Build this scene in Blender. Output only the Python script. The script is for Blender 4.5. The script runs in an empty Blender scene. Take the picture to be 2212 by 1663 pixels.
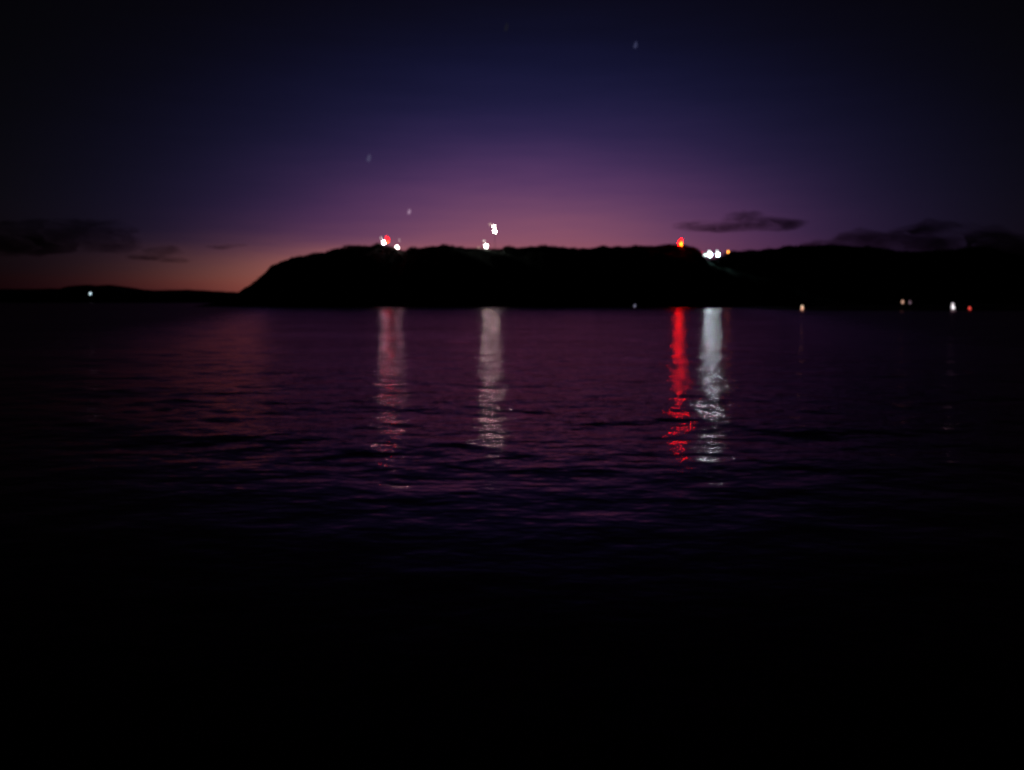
import bpy, bmesh, math, random
import numpy as np
from mathutils import Vector

random.seed(7); rng = np.random.default_rng(11)
sc = bpy.context.scene
COL = sc.collection
PI = math.pi

# ------------------------------------------------------------------ survey
EYE = 1.6                      # eye height above the water
FPX = 887.0                    # focal length in pixels of a 1024 wide frame
PITCH = math.radians(5.35)
K = 1024 / 2212.0

def ray(px, py):
    """direction of a surveyed point (2212-wide survey sheet of the photograph)"""
    x = (px * K - 512) / FPX; z = -(py * K - 385) / FPX
    c, s = math.cos(PITCH), math.sin(PITCH)
    return Vector((x, c + z * s, -s + z * c))        # camera pitched down
def at(px, py, Y):
    d = ray(px, py); t = Y / d.y
    return Vector((d.x * t, Y, EYE + d.z * t))

def lin(h):
    h = h.lstrip('#'); o = []
    for i in (0, 2, 4):
        v = int(h[i:i + 2], 16) / 255
        o.append(v / 12.92 if v <= .04045 else ((v + .055) / 1.055) ** 2.4)
    return (*o, 1.0)

# ------------------------------------------------------------------ helpers
def tag(o, label=None, cat=None, group=None, kind=None):
    if label: o['label'] = label
    if cat: o['category'] = cat
    if group: o['group'] = group
    if kind: o['kind'] = kind
    return o
def obj(name, me, mat=None, parent=None):
    o = bpy.data.objects.new(name, me); COL.objects.link(o)
    if mat: me.materials.append(mat)
    if parent: o.parent = parent
    return o
def empty(name, loc):
    o = bpy.data.objects.new(name, None); COL.objects.link(o); o.location = loc
    o.empty_display_size = .3
    return o
def bm_mesh(bm, name, smooth=False):
    me = bpy.data.meshes.new(name); bm.to_mesh(me); bm.free()
    if smooth:
        for p in me.polygons: p.use_smooth = True
    return me
def grid_mesh(name, P, smooth=True, wrap=False):
    """P: (n, m, 3) array of points -> one quad sheet"""
    n, m = P.shape[:2]
    idx = np.arange(n * m).reshape(n, m)
    if wrap: idx = np.concatenate([idx, idx[:, :1]], 1)
    q = np.stack([idx[:-1, :-1], idx[:-1, 1:], idx[1:, 1:], idx[1:, :-1]], -1).reshape(-1, 4)
    me = bpy.data.meshes.new(name)
    me.vertices.add(n * m); me.vertices.foreach_set('co', P.reshape(-1).astype(np.float32))
    me.loops.add(q.size); me.loops.foreach_set('vertex_index', q.reshape(-1).astype(np.int32))
    me.polygons.add(len(q)); me.polygons.foreach_set('loop_start', np.arange(0, q.size, 4, dtype=np.int32))
    me.polygons.foreach_set('use_smooth', np.full(len(q), smooth))
    me.update(calc_edges=True); me.validate()
    return me
def mat(name):
    m = bpy.data.materials.new(name); m.use_nodes = True
    nt = m.node_tree; nt.nodes.clear()
    out = nt.nodes.new('ShaderNodeOutputMaterial')
    return m, nt, out
def N(nt, t, **kw):
    n = nt.nodes.new(t)
    for k, v in kw.items():
        if hasattr(n, k): setattr(n, k, v)
        else: n.inputs[k].default_value = v
    return n
def M(nt, op, a, b=None, c=None):
    n = nt.nodes.new('ShaderNodeMath'); n.operation = op
    for i, v in enumerate((a, b, c)):
        if v is None: continue
        if isinstance(v, (int, float)): n.inputs[i].default_value = v
        else: nt.links.new(v, n.inputs[i])
    return n.outputs[0]

def noise1(x, seed, octs):
    """cheap smooth 1-D noise"""
    r = np.random.default_rng(seed); y = np.zeros_like(x, dtype=float)
    for f, a in octs:
        for _ in range(3):
            y += a / 1.7 * np.sin(x * f * r.uniform(.7, 1.4) * 2 * PI + r.uniform(0, 2 * PI))
    return y

# ------------------------------------------------------------------ sky (dusk)
GLOW_AZ = (1150 * K - 512) / FPX
w = bpy.data.worlds.new("World"); sc.world = w; w.use_nodes = True
nt = w.node_tree; nt.nodes.clear(); L = nt.links.new
wo = nt.nodes.new('ShaderNodeOutputWorld')
tc = nt.nodes.new('ShaderNodeTexCoord')
sp = nt.nodes.new('ShaderNodeSeparateXYZ'); L(tc.outputs['Generated'], sp.inputs[0])
az = M(nt, 'SUBTRACT', M(nt, 'ARCTAN2', sp.outputs[0], sp.outputs[1]), GLOW_AZ)
el = M(nt, 'ARCSINE', sp.outputs[2])
el = M(nt, 'MAXIMUM', el, 0.0)
# faint uneven haze so that the bands are not perfectly smooth
mp = N(nt, 'ShaderNodeMapping'); mp.inputs['Scale'].default_value = (3.0, 3.0, 26.0)
L(tc.outputs['Generated'], mp.inputs[0])
nz = N(nt, 'ShaderNodeTexNoise', Scale=2.2, Detail=4.0, Roughness=.55); L(mp.outputs[0], nz.inputs['Vector'])
hz = M(nt, 'SUBTRACT', nz.outputs[0], .5)
elh = M(nt, 'MULTIPLY_ADD', hz, .024, el)
t = M(nt, 'SQRT', M(nt, 'ADD', M(nt, 'POWER', M(nt, 'MAXIMUM', elh, 0.0), 2.0), M(nt, 'POWER', M(nt, 'MULTIPLY', az, .47), 2.0)))
ramp = nt.nodes.new('ShaderNodeValToRGB'); cr = ramp.color_ramp; cr.interpolation = 'B_SPLINE'
stops = [(0.0, '#9a5a50'), (.035, '#97595e'), (.069, '#8a5269'), (.105, '#6c4366'), (.135, '#543560'), (.16, '#3e2b55'),
         (.19, '#282048'), (.225, '#181739'), (.262, '#0f0f2c'), (.30, '#0a091d'), (.345, '#070512'), (.45, '#040208'), (.7, '#020103'), (1.0, '#010101')]
while len(cr.elements) < len(stops): cr.elements.new(.5)
for e, (p, c) in zip(cr.elements, stops): e.position = p; e.color = lin(c)
L(t, ramp.inputs[0])
def gauss(v, c, wd):
    return M(nt, 'POWER', math.e, M(nt, 'MULTIPLY', M(nt, 'POWER', M(nt, 'ABSOLUTE', M(nt, 'DIVIDE', M(nt, 'SUBTRACT', v, c), wd)), 2.0), -1.0))
def scaled(col, fac):
    n = nt.nodes.new('ShaderNodeVectorMath'); n.operation = 'SCALE'
    if isinstance(col, tuple): n.inputs[0].default_value = col[:3]
    else: L(col, n.inputs[0])
    if isinstance(fac, (int, float)): n.inputs['Scale'].default_value = fac
    else: L(fac, n.inputs['Scale'])
    return n.outputs[0]
def vop(op, a, b):
    n = nt.nodes.new('ShaderNodeVectorMath'); n.operation = op; L(a, n.inputs[0]); L(b, n.inputs[1]); return n.outputs[0]
def comb(r, g, b):
    n = nt.nodes.new('ShaderNodeCombineXYZ')
    for i, v in enumerate((r, g, b)):
        if isinstance(v, (int, float)): n.inputs[i].default_value = v
        else: L(v, n.inputs[i])
    return n.outputs[0]
# away from the glow the sky darkens, the blue first
glow = vop('MULTIPLY', ramp.outputs[0], comb(gauss(az, 0, .49), gauss(az, 0, .42), gauss(az, 0, .41)))
# reddening in the thick air near the horizon
ext = gauss(elh, 0.0, .042)
glow = vop('MULTIPLY', glow, comb(1.0, M(nt, 'MULTIPLY_ADD', ext, -.42, 1.0), M(nt, 'MULTIPLY_ADD', ext, -.62, 1.0)))
# the low orange-red afterglow, strongest to the left of the headland
band = M(nt, 'MULTIPLY', gauss(az, -.21, .15), gauss(elh, .030, .030))
glow = vop('ADD', glow, scaled((.21, .076, .028), band))
band2 = M(nt, 'MULTIPLY', gauss(az, -.25, .17), gauss(elh, .012, .016))
glow = vop('ADD', glow, scaled((.055, .003, .002), band2))
bgA = nt.nodes.new('ShaderNodeBackground'); L(glow, bgA.inputs[0]); bgA.inputs[1].default_value = 1.0
sky = nt.nodes.new('ShaderNodeTexSky'); sky.sky_type = 'NISHITA'; sky.sun_disc = False
sky.sun_elevation = math.radians(-4.5); sky.sun_rotation = -GLOW_AZ
bgB = nt.nodes.new('ShaderNodeBackground'); L(sky.outputs[0], bgB.inputs[0]); bgB.inputs[1].default_value = .02
ad = nt.nodes.new('ShaderNodeAddShader'); L(bgA.outputs[0], ad.inputs[0]); L(bgB.outputs[0], ad.inputs[1])
L(ad.outputs[0], wo.inputs[0])

# ------------------------------------------------------------------ materials
def m_water():
    m, nt, out = mat('water'); L = nt.links.new
    b = N(nt, 'ShaderNodeBsdfGlossy'); b.distribution = 'MULTI_GGX'; b.inputs['Color'].default_value = (.97, .60, .71, 1)
    body = N(nt, 'ShaderNodeBsdfDiffuse'); body.inputs[0].default_value = (.004, .002, .004, 1)
    fres = N(nt, 'ShaderNodeFresnel'); fres.inputs['IOR'].default_value = 1.23
    mixs = nt.nodes.new('ShaderNodeMixShader'); L(fres.outputs[0], mixs.inputs[0]); L(body.outputs[0], mixs.inputs[1]); L(b.outputs[0], mixs.inputs[2])
    g = N(nt, 'ShaderNodeNewGeometry')
    mp = N(nt, 'ShaderNodeMapping'); mp.inputs['Scale'].default_value = (.8, 1.15, 1); L(g.outputs['Position'], mp.inputs[0])
    n1 = N(nt, 'ShaderNodeTexNoise', Scale=1.6, Detail=3.0, Roughness=.55); L(mp.outputs[0], n1.inputs['Vector'])
    n2 = N(nt, 'ShaderNodeTexNoise', Scale=4.2, Detail=2.5, Roughness=.5); L(mp.outputs[0], n2.inputs['Vector'])
    h = M(nt, 'MULTIPLY_ADD', n2.outputs[0], .34, n1.outputs[0])
    # water in the lee of the near shore lies calmer
    sy = N(nt, 'ShaderNodeSeparateXYZ'); L(g.outputs['Position'], sy.inputs[0])
    lee = N(nt, 'ShaderNodeMapRange', interpolation_type='SMOOTHSTEP'); lee.inputs[1].default_value = 4.0; lee.inputs[2].default_value = 13; lee.inputs[3].default_value = .22; lee.inputs[4].default_value = 1
    L(sy.outputs[1], lee.inputs[0])
    h = M(nt, 'MULTIPLY', h, lee.outputs[0])
    bp = N(nt, 'ShaderNodeBump'); bp.inputs['Strength'].default_value = 1.0; bp.inputs['Distance'].default_value = .050
    L(h, bp.inputs['Height']); L(bp.outputs[0], b.inputs['Normal']); L(bp.outputs[0], fres.inputs['Normal'])
    # breeze patches: rougher and calmer water
    mp2 = N(nt, 'ShaderNodeMapping'); mp2.inputs['Scale'].default_value = (.05, .16, 1); L(g.outputs['Position'], mp2.inputs[0])
    n3 = N(nt, 'ShaderNodeTexNoise', Scale=1.0, Detail=3.0); L(mp2.outputs[0], n3.inputs['Vector'])
    mr = N(nt, 'ShaderNodeMapRange'); mr.inputs[1].default_value = .3; mr.inputs[2].default_value = .7
    mr.inputs[3].default_value = .06; mr.inputs[4].default_value = .15
    L(n3.outputs[0], mr.inputs[0])
    # the open middle of the bay catches more wind than the sheltered near water
    fr = N(nt, 'ShaderNodeMapRange'); fr.inputs[1].default_value = 40; fr.inputs[2].default_value = 200; fr.inputs[3].default_value = 0; fr.inputs[4].default_value = .035
    L(sy.outputs[1], fr.inputs[0])
    # outside the wedge of water sheltered by the headland the breeze roughens the surface
    wd = N(nt, 'ShaderNodeMapRange', interpolation_type='SMOOTHSTEP'); wd.inputs[1].default_value = 0; wd.inputs[2].default_value = 14; wd.inputs[3].default_value = 0; wd.inputs[4].default_value = .22
    L(M(nt, 'SUBTRACT', M(nt, 'ABSOLUTE', sy.outputs[0]), M(nt, 'MULTIPLY', sy.outputs[1], .245)), wd.inputs[0])
    rough = M(nt, 'ADD', M(nt, 'MULTIPLY', mr.outputs[0], M(nt, 'MULTIPLY_ADD', lee.outputs[0], .4, .6)), fr.outputs[0])
    L(M(nt, 'ADD', rough, wd.outputs[0]), b.inputs['Roughness'])
    L(mixs.outputs[0], out.inputs[0]); return m
def m_diffuse(name, c1, c2, scale, rough=.9):
    m, nt, out = mat(name); L = nt.links.new
    b = N(nt, 'ShaderNodeBsdfPrincipled'); b.inputs['Roughness'].default_value = rough
    b.inputs['Specular IOR Level'].default_value = .15
    g = N(nt, 'ShaderNodeTexCoord')
    n = N(nt, 'ShaderNodeTexNoise', Scale=scale, Detail=5.0); L(g.outputs['Object'], n.inputs['Vector'])
    r = nt.nodes.new('ShaderNodeValToRGB'); r.color_ramp.elements[0].color = (*c1, 1); r.color_ramp.elements[1].color = (*c2, 1)
    r.color_ramp.elements[0].position = .35; r.color_ramp.elements[1].position = .65
    L(n.outputs[0], r.inputs[0]); L(r.outputs[0], b.inputs['Base Color']); L(b.outputs[0], out.inputs[0]); return m
def m_emit(name, col, s):
    m, nt, out = mat(name)
    e = N(nt, 'ShaderNodeEmission'); e.inputs[0].default_value = (*col, 1); e.inputs[1].default_value = s
    nt.links.new(e.outputs[0], out.inputs[0]); return m
def m_cloud(name, dens, colr, scale):
    m, nt, out = mat(name); L = nt.links.new
    v = N(nt, 'ShaderNodeVolumeAbsorption'); v.inputs['Color'].default_value = (*colr, 1)
    g = N(nt, 'ShaderNodeTexCoord')
    mp = N(nt, 'ShaderNodeMapping'); mp.inputs['Scale'].default_value = (1, 1, 3.0); L(g.outputs['Object'], mp.inputs[0])
    n = N(nt, 'ShaderNodeTexNoise', Scale=scale, Detail=4.0, Roughness=.6); L(mp.outputs[0], n.inputs['Vector'])
    d = M(nt, 'MULTIPLY', M(nt, 'MAXIMUM', M(nt, 'SUBTRACT', n.outputs[0], .36), 0.0), dens * 5)
    L(d, v.inputs['Density']); L(v.outputs[0], out.inputs['Volume'])
    return m

MW = m_water()
M_HILL = m_diffuse('dark_heath', (.004, .004, .003), (.009, .008, .006), .12)
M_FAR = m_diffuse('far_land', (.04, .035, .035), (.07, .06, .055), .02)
M_LEAF = m_diffuse('dark_leaves', (.010, .012, .007), (.02, .023, .012), .8)
M_POLE = m_diffuse('galvanised_steel', (.10, .10, .11), (.17, .17, .18), 4, .5)
M_CASE = m_diffuse('lamp_case_paint', (.03, .03, .035), (.06, .06, .06), 6, .6)

# ------------------------------------------------------------------ water
def build_water():
    dense = np.linspace(-math.radians(44), math.radians(44), 900)
    rest = np.linspace(math.radians(44), 2 * PI - math.radians(44), 60)[1:-1]
    th = np.concatenate([dense, rest])
    r = np.concatenate([np.geomspace(1.0, 330, 840), np.geomspace(330, 14000, 40)[1:]])
    R, T = np.meshgrid(r, th, indexing='ij')
    X, Y = R * np.sin(T), R * np.cos(T)
    dr = np.gradient(r)[:, None]
    Z = np.zeros_like(X)
    n = 84
    lam = np.geomspace(.2, 4.5, n)
    for l in lam:
        l *= rng.uniform(.93, 1.07)
        a = rng.normal(0, .5 if l > 1.3 else 1.1) + PI / 2 * (1 if rng.random() > .25 else -1)
        kx, ky = 2 * PI / l * math.cos(a), 2 * PI / l * math.sin(a)
        s = .0080 * (.55 if l > 1.3 else 1.0 if l > .45 else .60)              # slope of this component
        att = np.clip((l / np.maximum(dr, .003) - 2.2) / 3.0, 0, 1)
        Z += att * s / (2 * PI / l) * np.sin(kx * X + ky * Y + rng.uniform(0, 2 * PI))
    u = np.clip((R - 4.0) / 9.0, 0, 1); Z *= .22 + .78 * u * u * (3 - 2 * u) * np.clip((600 - R) / 300, 0, 1)
    P = np.stack([X, Y, Z], -1)
    tag(obj('water', grid_mesh('water', P, wrap=True), MW), kind='structure')
build_water()

# ------------------------------------------------------------------ land
def land(name, pts, Y0, depth, mater, seed, base_y, rough=.25, dx=1.0):
    """land whose crest line was surveyed: rises from the shore at Y0 to a crest 'depth' behind it"""
    cr = Y0 + depth
    W = [at(px, py, cr) for px, py in pts]
    xs = np.array([p.x for p in W]); zs = np.array([p.z for p in W])
    x = np.arange(xs[0], xs[-1], dx)
    z = np.interp(x, xs, zs)
    z = z + noise1(x, seed, [(1 / 9., rough * .7), (1 / 4., rough * .4), (1 / 2., rough * .2)])
    z = np.maximum(z, -.4)
    v = np.concatenate([np.linspace(0, 1, 26), 1 + np.linspace(0.06, 2.2, 24)])
    f = np.where(v <= 1, np.sin(np.clip(v, 0, 1) * PI / 2) ** .8, 1 - .10 * (v - 1) - .18 * np.clip(v - 1, 0, 9) ** 2)
    P = np.zeros((len(v), len(x), 3))
    shore = noise1(x, seed + 5, [(1 / 70., 3.0), (1 / 25., 1.2)])
    r = np.random.default_rng(seed)
    for i, (vv, ff) in enumerate(zip(v, f)):
        P[i, :, 0] = x
        P[i, :, 1] = Y0 + vv * depth + shore * max(0, 1 - vv)
        bump = r.normal(0, 1, len(x)); bump = np.convolve(bump, np.ones(3) / 3, 'same')
        side = noise1(x * .6 + vv * 23, seed + 9, [(1 / 30., .035), (1 / 11., .02)])
        zz = z * (ff + (side * math.sin(min(vv, 1) * PI) if vv <= 1 else 0))
        P[i, :, 2] = np.minimum(zz + bump * (.12 if 0 < vv < 1 else 0), z) if vv != 1 else z
    P[0, :, 2] = -.6
    P[-1, :, 2] = -.6
    o = obj(name, grid_mesh(name, P), mater)
    tag(o, kind='structure')
    return x, z, cr

D = 300
head = [(470, 668), (500, 656), (530, 642), (560, 619), (590, 589), (606, 573), (626, 564), (660, 554), (690, 549), (712, 546), (730, 537),
        (760, 534), (800, 532), (820, 529), (845, 535), (860, 543), (885, 540), (915, 536), (950, 532), (985, 534), (1010, 538),
        (1060, 539), (1085, 538), (1110, 536), (1130, 536), (1145, 532), (1160, 534), (1185, 532), (1210, 536), (1245, 538), (1280, 537),
        (1320, 534), (1345, 534), (1375, 534), (1387, 531), (1400, 533), (1425, 533), (1450, 529), (1475, 530), (1494, 535), (1505, 547),
        (1514, 560), (1545, 576), (1600, 592), (1660, 612), (1720, 632), (1800, 655), (1850, 668)]
right = [(1380, 668), (1440, 630), (1490, 580), (1512, 562), (1545, 560), (1562, 556), (1580, 545), (1641, 542), (1680, 538), (1711, 534), (1771, 532), (1840, 534), (1880, 535),
         (1935, 546), (1990, 546), (2044, 544), (2085, 538), (2113, 535), (2135, 540), (2159, 551), (2212, 553), (2320, 556), (2500, 560), (2750, 575), (3000, 610), (3200, 668)]
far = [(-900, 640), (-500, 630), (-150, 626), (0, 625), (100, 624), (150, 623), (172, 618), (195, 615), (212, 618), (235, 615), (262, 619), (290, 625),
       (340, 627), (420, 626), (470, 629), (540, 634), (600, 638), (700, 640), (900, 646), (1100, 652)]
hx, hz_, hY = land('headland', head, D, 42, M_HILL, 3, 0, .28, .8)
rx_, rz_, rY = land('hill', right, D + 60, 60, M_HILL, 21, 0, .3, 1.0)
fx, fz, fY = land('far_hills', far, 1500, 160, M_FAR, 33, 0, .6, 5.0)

spit = [(1640, 676), (1690, 668), (1750, 664), (1850, 661), (1960, 659), (2050, 660), (2150, 657), (2300, 655), (2600, 650), (3000, 648)]
sx, sz_, sY = land('shore', spit, 160, 25, M_HILL, 44, 0, .05, .5)

# scrub and low wood covering the crests: one uncountable mass of leaf clumps per crest
def scrub(name, label, x, z, Yc, n, hmax, size, seed):
    r = random.Random(seed)
    nr = np.random.default_rng(seed)
    hgt = np.clip(noise1(x, seed, [(1 / 22., .30), (1 / 8., .28), (1 / 3.5, .15)]) + .35, .05, 1.4) * hmax
    verts = []; faces = []
    ok = np.where(z > 1.2)[0]
    for _ in range(n):
        i = int(r.choice(ok)); back = r.uniform(-14, 6)
        hh = hgt[i] * r.random() ** .7
        drop = (back / 42.0) ** 2 * z[i] * 1.1 if back < 0 else 0
        c = Vector((x[i] + r.uniform(-.5, .5), Yc + back, z[i] - drop - .3 + hh * (1 if back > -8 else 1.2)))
        for _k in range(5):
            o = Vector((r.gauss(0, .28), r.gauss(0, .28), r.gauss(0, .2))) * hmax
            a = Vector((r.gauss(0, 1), r.gauss(0, 1), r.gauss(0, 1))).normalized()
            b = a.orthogonal().normalized(); s = size * r.uniform(.5, 1.2)
            k = len(verts); p = c + o
            verts += [p + a * s, p + b * s * .5, p - a * s, p - b * s * .5]
            faces.append((k, k + 1, k + 2, k + 3))
    me = bpy.data.meshes.new(name); me.from_pydata(verts, [], faces)
    tag(obj(name, me, M_LEAF), label, 'scrub', kind='stuff')
scrub('scrub', 'dark windswept scrub in silhouette along the crest of the headland', hx, hz_, hY, 9000, 1.0, .32, 4)
scrub('woodland', 'soft dark wood in silhouette along the crest of the right hand hill', rx_, rz_, rY, 8000, 1.3, .45, 8)

# ------------------------------------------------------------------ lamps
def lens_bm(rx, ry, rz, tilt=0.0, taper=.0):
    bm = bmesh.new(); bmesh.ops.create_uvsphere(bm, u_segments=16, v_segments=10, radius=1)
    for v in bm.verts:
        q = 1 - taper * v.co.z
        v.co = Vector((v.co.x * rx * q, v.co.y * ry * q, v.co.z * rz))
        v.co.x += -tilt * v.co.z
    return bm
def tube(bm, p, q, r0, r1, seg=10):
    p, q = Vector(p), Vector(q); d = (q - p); a = d.normalized(); u = a.orthogonal().normalized(); w_ = a.cross(u)
    A = [bm.verts.new(p + (u * math.cos(i * 2 * PI / seg) + w_ * math.sin(i * 2 * PI / seg)) * r0) for i in range(seg)]
    B = [bm.verts.new(q + (u * math.cos(i * 2 * PI / seg) + w_ * math.sin(i * 2 * PI / seg)) * r1) for i in range(seg)]
    for i in range(seg): bm.faces.new((A[i], A[(i + 1) % seg], B[(i + 1) % seg], B[i]))
    bm.faces.new(A[::-1]); bm.faces.new(B)
def box(bm, c, s):
    r = bmesh.ops.create_cube(bm, size=1)
    for v in r['verts']: v.co = Vector((v.co.x * s[0] + c[0], v.co.y * s[1] + c[1], v.co.z * s[2] + c[2]))

EMC = {}
def emat(key, col, s):
    k = (key, col, s)
    if k not in EMC: EMC[k] = m_emit(key, col, s)
    return EMC[k]
def lamp(name, label, cat, px, py, Y, ground, lenses, group=None):
    """a lamp on a post; lenses: (dx px, dy px, rx m, rz m, colour, strength, tilt)"""
    p = at(px, py, Y); g = min(ground, p.z - .6)
    root = empty(name, (p.x, Y, g)); tag(root, label, cat, group)
    H = p.z - g
    bm = bmesh.new()
    rad = .04 + .002 * H
    tube(bm, (0, .35, -.5), (0, .35, H), rad * 1.5, rad); tube(bm, (0, .35, -.2), (0, .35, .25), rad * 2.6, rad * 2.2)
    obj('pole', bm_mesh(bm, 'pole'), M_POLE, root)
    m = Y / FPX * K
    for (dx, dy, rx, rz, col, s, tilt) in lenses:
        # a shallow backplate with a visor, and the lit lens in front of it
        cx, cz = dx * m, H - dy * m
        bm = bmesh.new()
        P = [(-1, -1), (1, -1), (1, 1), (-1, 1)]
        F = [bm.verts.new((cx + u * rx * 1.05, .22, cz + v * rz * 1.05)) for u, v in P]
        B = [bm.verts.new((cx + u * rx * .8, .40, cz + v * rz * .8)) for u, v in P]
        bm.faces.new(F); bm.faces.new(B[::-1])
        for i in range(4): bm.faces.new((F[i], B[i], B[(i + 1) % 4], F[(i + 1) % 4]))
        V = [bm.verts.new((cx + u * rx * .9, .02, cz + rz * 1.12)) for u in (-1, 1)]
        bm.faces.new((F[3], F[2], V[1], V[0]))
        bmesh.ops.recalc_face_normals(bm, faces=bm.faces)
        case = obj('lamp_case', bm_mesh(bm, 'lamp_case'), M_CASE, root)
        bm = lens_bm(rx, min(rx, .14), rz, tilt, .12)
        for v in bm.verts: v.co += Vector((cx, .05 - .2 * lenses.index((dx, dy, rx, rz, col, s, tilt)), cz))
        obj('lens', bm_mesh(bm, 'lens', True), emat('lamp_light', col, s), case)
    return root

WH = (1.0, .93, .88); CW = (.86, 1.0, .98); WARM = (1.0, .62, .36); RED = (1.0, .004, .002)
Yr = hY
def gz(px):                                         # height of the headland crest at a surveyed column
    return float(np.interp(at(px, 500, Yr).x, hx, hz_))
S = 60
G = 'lamps along the crest of the headland'
lamp('floodlight', 'bright white lamp touching the red lamp on the headland crest', 'lamp', 829, 524, Yr - 5, gz(829) * .97 - .8,
     [(0, 0, 0.370, 0.555, (1, .84, .86), S * .48 * 1.83, .25), (-5, -10, 0.17, 0.30, (1, .9, .85), 2.2, .2)], G)
lamp('signal_lamp', 'red lamp beside a bright white lamp, left end of the headland crest', 'lamp', 837, 517, Yr - 3.5, gz(835) * .98 - .8,
     [(0, 0, 0.42, 0.95, (1.0, .003, .003), 18, .28), (0, 6, 0.2, 0.36, (1, .25, .06), 5, .2)], G)
lamp('floodlight', 'narrow white lamp in a dip of the crest, right of the red and white pair', 'lamp', 858, 534, Yr - 5, gz(858) * .97 - .8,
     [(0, 0, 0.296, 0.481, (1, .82, .78), S * .4 * 1.83, .3), (5, -15, 0.185, 0.296, (1, .7, .75), .6 * 1.83, .2)], G)
lamp('floodlight', 'white lamp low on the crest under the tall mast light', 'lamp', 1050, 531, Yr - 5, gz(1050) * .97 - .8,
     [(0, 0, 0.407, 0.555, (.84, 1, .82), S * .75 * 1.83, .2), (-4, -10, 0.22, 0.32, (1, .95, .85), 2.4, .2)], G)
lamp('street_lamp', 'very faint pinkish lamp just left of the white lamp in the middle of the crest', 'lamp', 1034, 535, Yr - 5, gz(1034) * .97 - .8,
     [(0, 0, 0.296, 0.407, (1, .55, .5), .55 * 1.83, .1)], G)
lamp('mast_light', 'white light high above the middle of the headland on a tall thin mast', 'lamp', 1069, 500, Yr, gz(1069) - .5,
     [(0, 0, 0.407, 0.444, (.84, 1, .82), S * .95 * 1.83, .0), (-2, -11, 0.266, 0.266, (1, .9, .8), 30 * 1.83, 0), (-10, -15, 0.222, 0.222, (1, .75, .6), 1.2 * 1.83, 0)], G)
lamp('beacon', 'tall red beacon with an orange centre on the right shoulder of the headland', 'beacon', 1470, 525, Yr - 5, gz(1470) * .97 - .8,
     [(0, 0, 0.533, 1.480, (1.0, .0006, .0003), 56 * 1.83, -.14), (1, 3, 0.30, 0.85, (1.0, .16, .006), 13 * 1.83, -.1)], G)
G2 = 'lights in the gap between the headland and the right hand hill'
GY = D + 50
gg = at(1540, 566, GY).z
lamp('floodlight', 'larger brilliant white twin lamp in the gap right of the red beacon', 'lamp', 1534, 550, GY, gg,
     [(0, 0, 0.66, 0.46, (.53, 1.0, .92), S * 1.4 * 1.83, 0), (-2, -7, 0.333, 0.2, (.9, 1, 1), 6, 0)], G2)
lamp('floodlight', 'slimmer brilliant white twin lamp next to the orange lamp in the gap', 'lamp', 1551, 550, GY, gg,
     [(0, 0, 0.40, 0.46, (.55, 1.0, .92), S * 1.1 * 1.83, 0), (-2, -7, 0.2, 0.2, (.9, 1, 1), 6, 0)], G2)
lamp('floodlight', 'dimmer greenish white lamp at the left end of the bright group in the gap', 'lamp', 1523, 551, GY, gg,
     [(0, 0, 0.444, 0.481, (.75, 1.0, .9), 3.2 * 1.83, 0)], G2)
lamp('signal_lamp', 'small dim pink red lamp on the left slope of the gap', 'lamp', 1516, 545, GY, gg + .8,
     [(0, 0, 0.333, 0.444, (1.0, .06, .14), 1.4 * 1.83, 0)], G2)
lamp('street_lamp', 'small orange lamp at the right end of the bright group in the gap', 'lamp', 1573, 544, GY + 5, gg + 1.5,
     [(0, 0, 0.370, 0.481, (1.0, .30, .04), 3.2 * 1.83, -.1)], G2)
G3 = 'lamps low along the right hand shore'
NY = 158
lamp('shore_lamp', 'small warm lamp alone at the waterline below the hill', 'lamp', 1733, 666, NY, -.1,
     [(0, 0, .22, .36, (1, .50, .32), 1.1, 0), (-1, -4, .13, .2, (1, .7, .5), 1.5, 0)], G3)
lamp('shore_lamp', 'dim warm lamp above the waterline, the larger of a close pair', 'lamp', 1950, 652, 166, .1,
     [(0, 0, .2, .36, (1, .55, .40), .7, 0)], G3)
lamp('shore_lamp', 'faint mauve lamp beside the dim warm one above the waterline', 'lamp', 1966, 653, 166, .1,
     [(0, 0, .15, .3, (1, .6, .8), .22, 0)], G3)
lamp('shore_lamp', 'brightest white lamp at the waterline on the right', 'lamp', 2059, 664, NY, -.1,
     [(0, 0, .3, .38, (1, .9, .95), 1.35, .1), (-2, -7, .2, .22, (1, .9, .95), 1.0, .1)], G3)
lamp('shore_lamp', 'small red lamp at the waterline right of the brightest white one', 'lamp', 2095, 666, NY, -.1,
     [(0, 0, .2, .3, (1, .08, .06), 1.1, .1)], G3)
lamp('shore_lamp', 'faint bluish lamp at the foot of the headland left of the red reflection', 'lamp', 1371, 661, D - 8, -.1,
     [(0, 0, .25, .6, (.7, .7, 1.0), .35, -.3)], G3)
lamp('shore_lamp', 'small cold white lamp alone on the far left shore', 'lamp', 195, 634, 1490, .5,
     [(0, 0, 1.5, 1.8, (.72, .93, 1.0), 2.2, 0)])

# ------------------------------------------------------------------ stars
def star(label, px, py, r, col, s):
    p = at(px, py, 6000)
    bm = lens_bm(r * .72, r * .72, r * 1.5, -.2, .35)
    o = obj('star', bm_mesh(bm, 'star', True), emat('star_light', col, s)); o.location = p
    tag(o, label, 'star', 'stars in the dusk sky')
star('faint bluish star in the dark blue sky above the left part of the headland', 797, 341, 17, (.55, .46, 1.0), .11)
star('faint blue star high in the darkest upper part of the sky', 1373, 97, 15, (.4, .42, 1.0), .085)
star('faint pinkish star low in the purple glow above the red and white lamps', 884, 457, 12, (1, .62, .95), .36)
star('barely visible star close to the top edge of the sky', 1094, 58, 18, (.5, .5, 1.0), .016)

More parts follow.
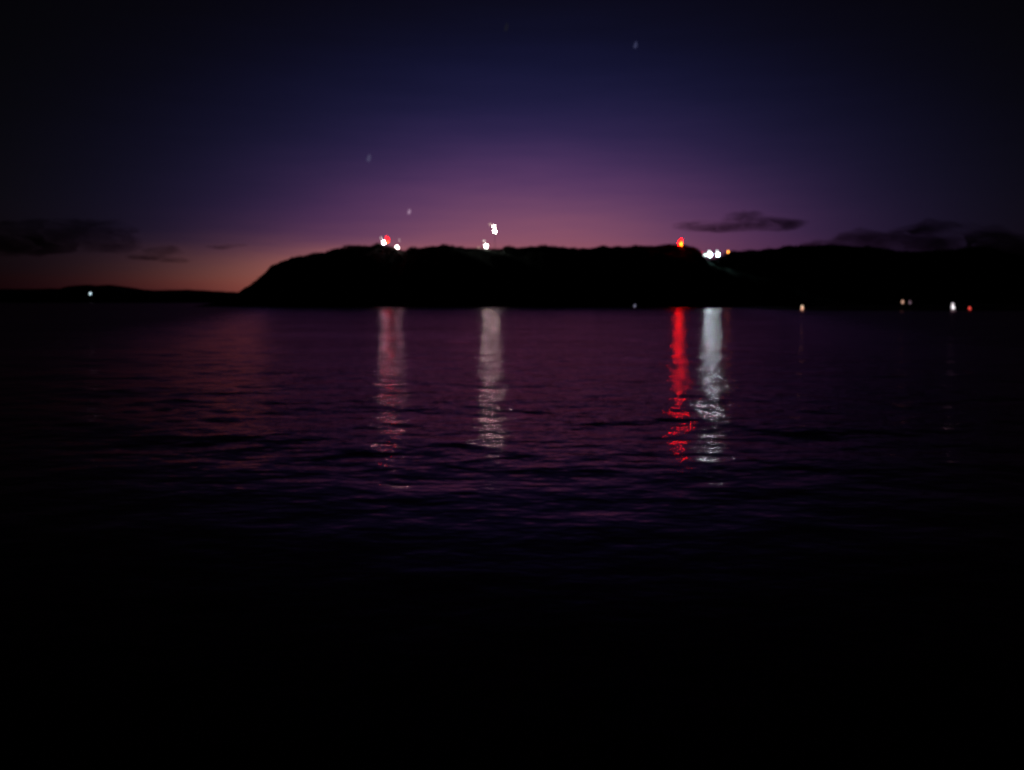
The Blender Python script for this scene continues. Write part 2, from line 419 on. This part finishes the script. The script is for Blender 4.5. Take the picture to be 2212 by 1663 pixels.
# ------------------------------------------------------------------ clouds
def cloud(label, lobes, Y, dens, colr, seed, scale):
    r = random.Random(seed)
    c0 = at(sum(l[0] for l in lobes) / len(lobes), sum(l[1] for l in lobes) / len(lobes), Y)
    bm = bmesh.new(); m = Y / FPX * K
    for (px, py, rx, rz) in lobes:
        c = at(px, py, Y) - c0
        rr = bmesh.ops.create_icosphere(bm, subdivisions=4, radius=1)
        ph = [r.uniform(0, 6.28) for _ in range(8)]
        for v in rr['verts']:
            d = v.co.copy()
            k = 1 + .16 * math.sin(d.x * 4 + ph[0]) * math.sin(d.z * 3 + ph[1]) + .10 * math.sin(d.x * 9 + ph[2]) * math.cos(d.y * 8 + ph[3]) \
                + .06 * math.sin(d.x * 17 + ph[4] + d.z * 9)
            z = d.z * k * (1.0 if d.z > 0 else .7)
            v.co = c + Vector((d.x * k * rx * m, d.y * k * rx * m * .55, z * rz * m + r.uniform(-40, 40) * 0 + (d.x * ph[5] * .01) * rz * m))
    o = obj('cloud', bm_mesh(bm, 'cloud', True), m_cloud('cloud_vapour', dens, colr, scale)); o.location = c0
    tag(o, label, 'cloud')
    return o
GREY = (.10, .05, .07)
cloud('broad ragged dark cloud low at the left edge of the sky',
      [(60, 520, 170, 40), (190, 505, 105, 34), (235, 530, 70, 26), (250, 498, 55, 12), (-80, 530, 150, 36)], 3000, .0075, GREY, 1, .006)
cloud('small dark cloud right of the broad one, above the orange glow',
      [(350, 545, 45, 14), (375, 563, 36, 7), (320, 556, 50, 9)], 3000, .011, GREY, 2, .011)
cloud('thin short wisp of cloud left of the headland',
      [(478, 534, 32, 6), (505, 531, 30, 4)], 3000, .011, GREY, 3, .015)
cloud('dark flat bottomed cloud above the brilliant white lamps',
      [(1610, 482, 62, 27), (1665, 486, 75, 18), (1535, 490, 75, 13), (1510, 486, 55, 8), (1590, 492, 100, 12)], 3000, .012, GREY, 4, .008)
cloud('large soft brownish cloud bank above the right hand hill',
      [(1925, 556, 175, 58), (2060, 552, 180, 70), (2200, 575, 170, 62), (2340, 575, 180, 62), (1830, 552, 110, 34)], 3000, .011, (.16, .07, .06), 5, .005)

# ------------------------------------------------------------------ camera
cam = bpy.data.cameras.new('camera'); co = bpy.data.objects.new('camera', cam); COL.objects.link(co)
cam.sensor_width = 36; cam.lens = FPX / 1024 * 36
co.location = (0, 0, EYE); co.rotation_euler = (PI / 2 - PITCH, 0, 0)
cam.clip_start = .05; cam.clip_end = 30000
cam.dof.use_dof = True; cam.dof.focus_distance = 3.0; cam.dof.aperture_fstop = 2.6; cam.dof.aperture_blades = 7; cam.dof.aperture_rotation = .5
sc.camera = co

# ------------------------------------------------------------------ render settings
sc.view_settings.view_transform = 'Standard'; sc.view_settings.look = 'None'; sc.view_settings.exposure = 0; sc.view_settings.gamma = 1
sc.render.engine = 'CYCLES'
sc.cycles.use_denoising = True; sc.cycles.pixel_filter_type = 'BLACKMAN_HARRIS'; sc.cycles.filter_width = 2.2
sc.cycles.max_bounces = 4; sc.cycles.volume_bounces = 0
sc.cycles.caustics_reflective = False
sc.cycles.sample_clamp_indirect = 0
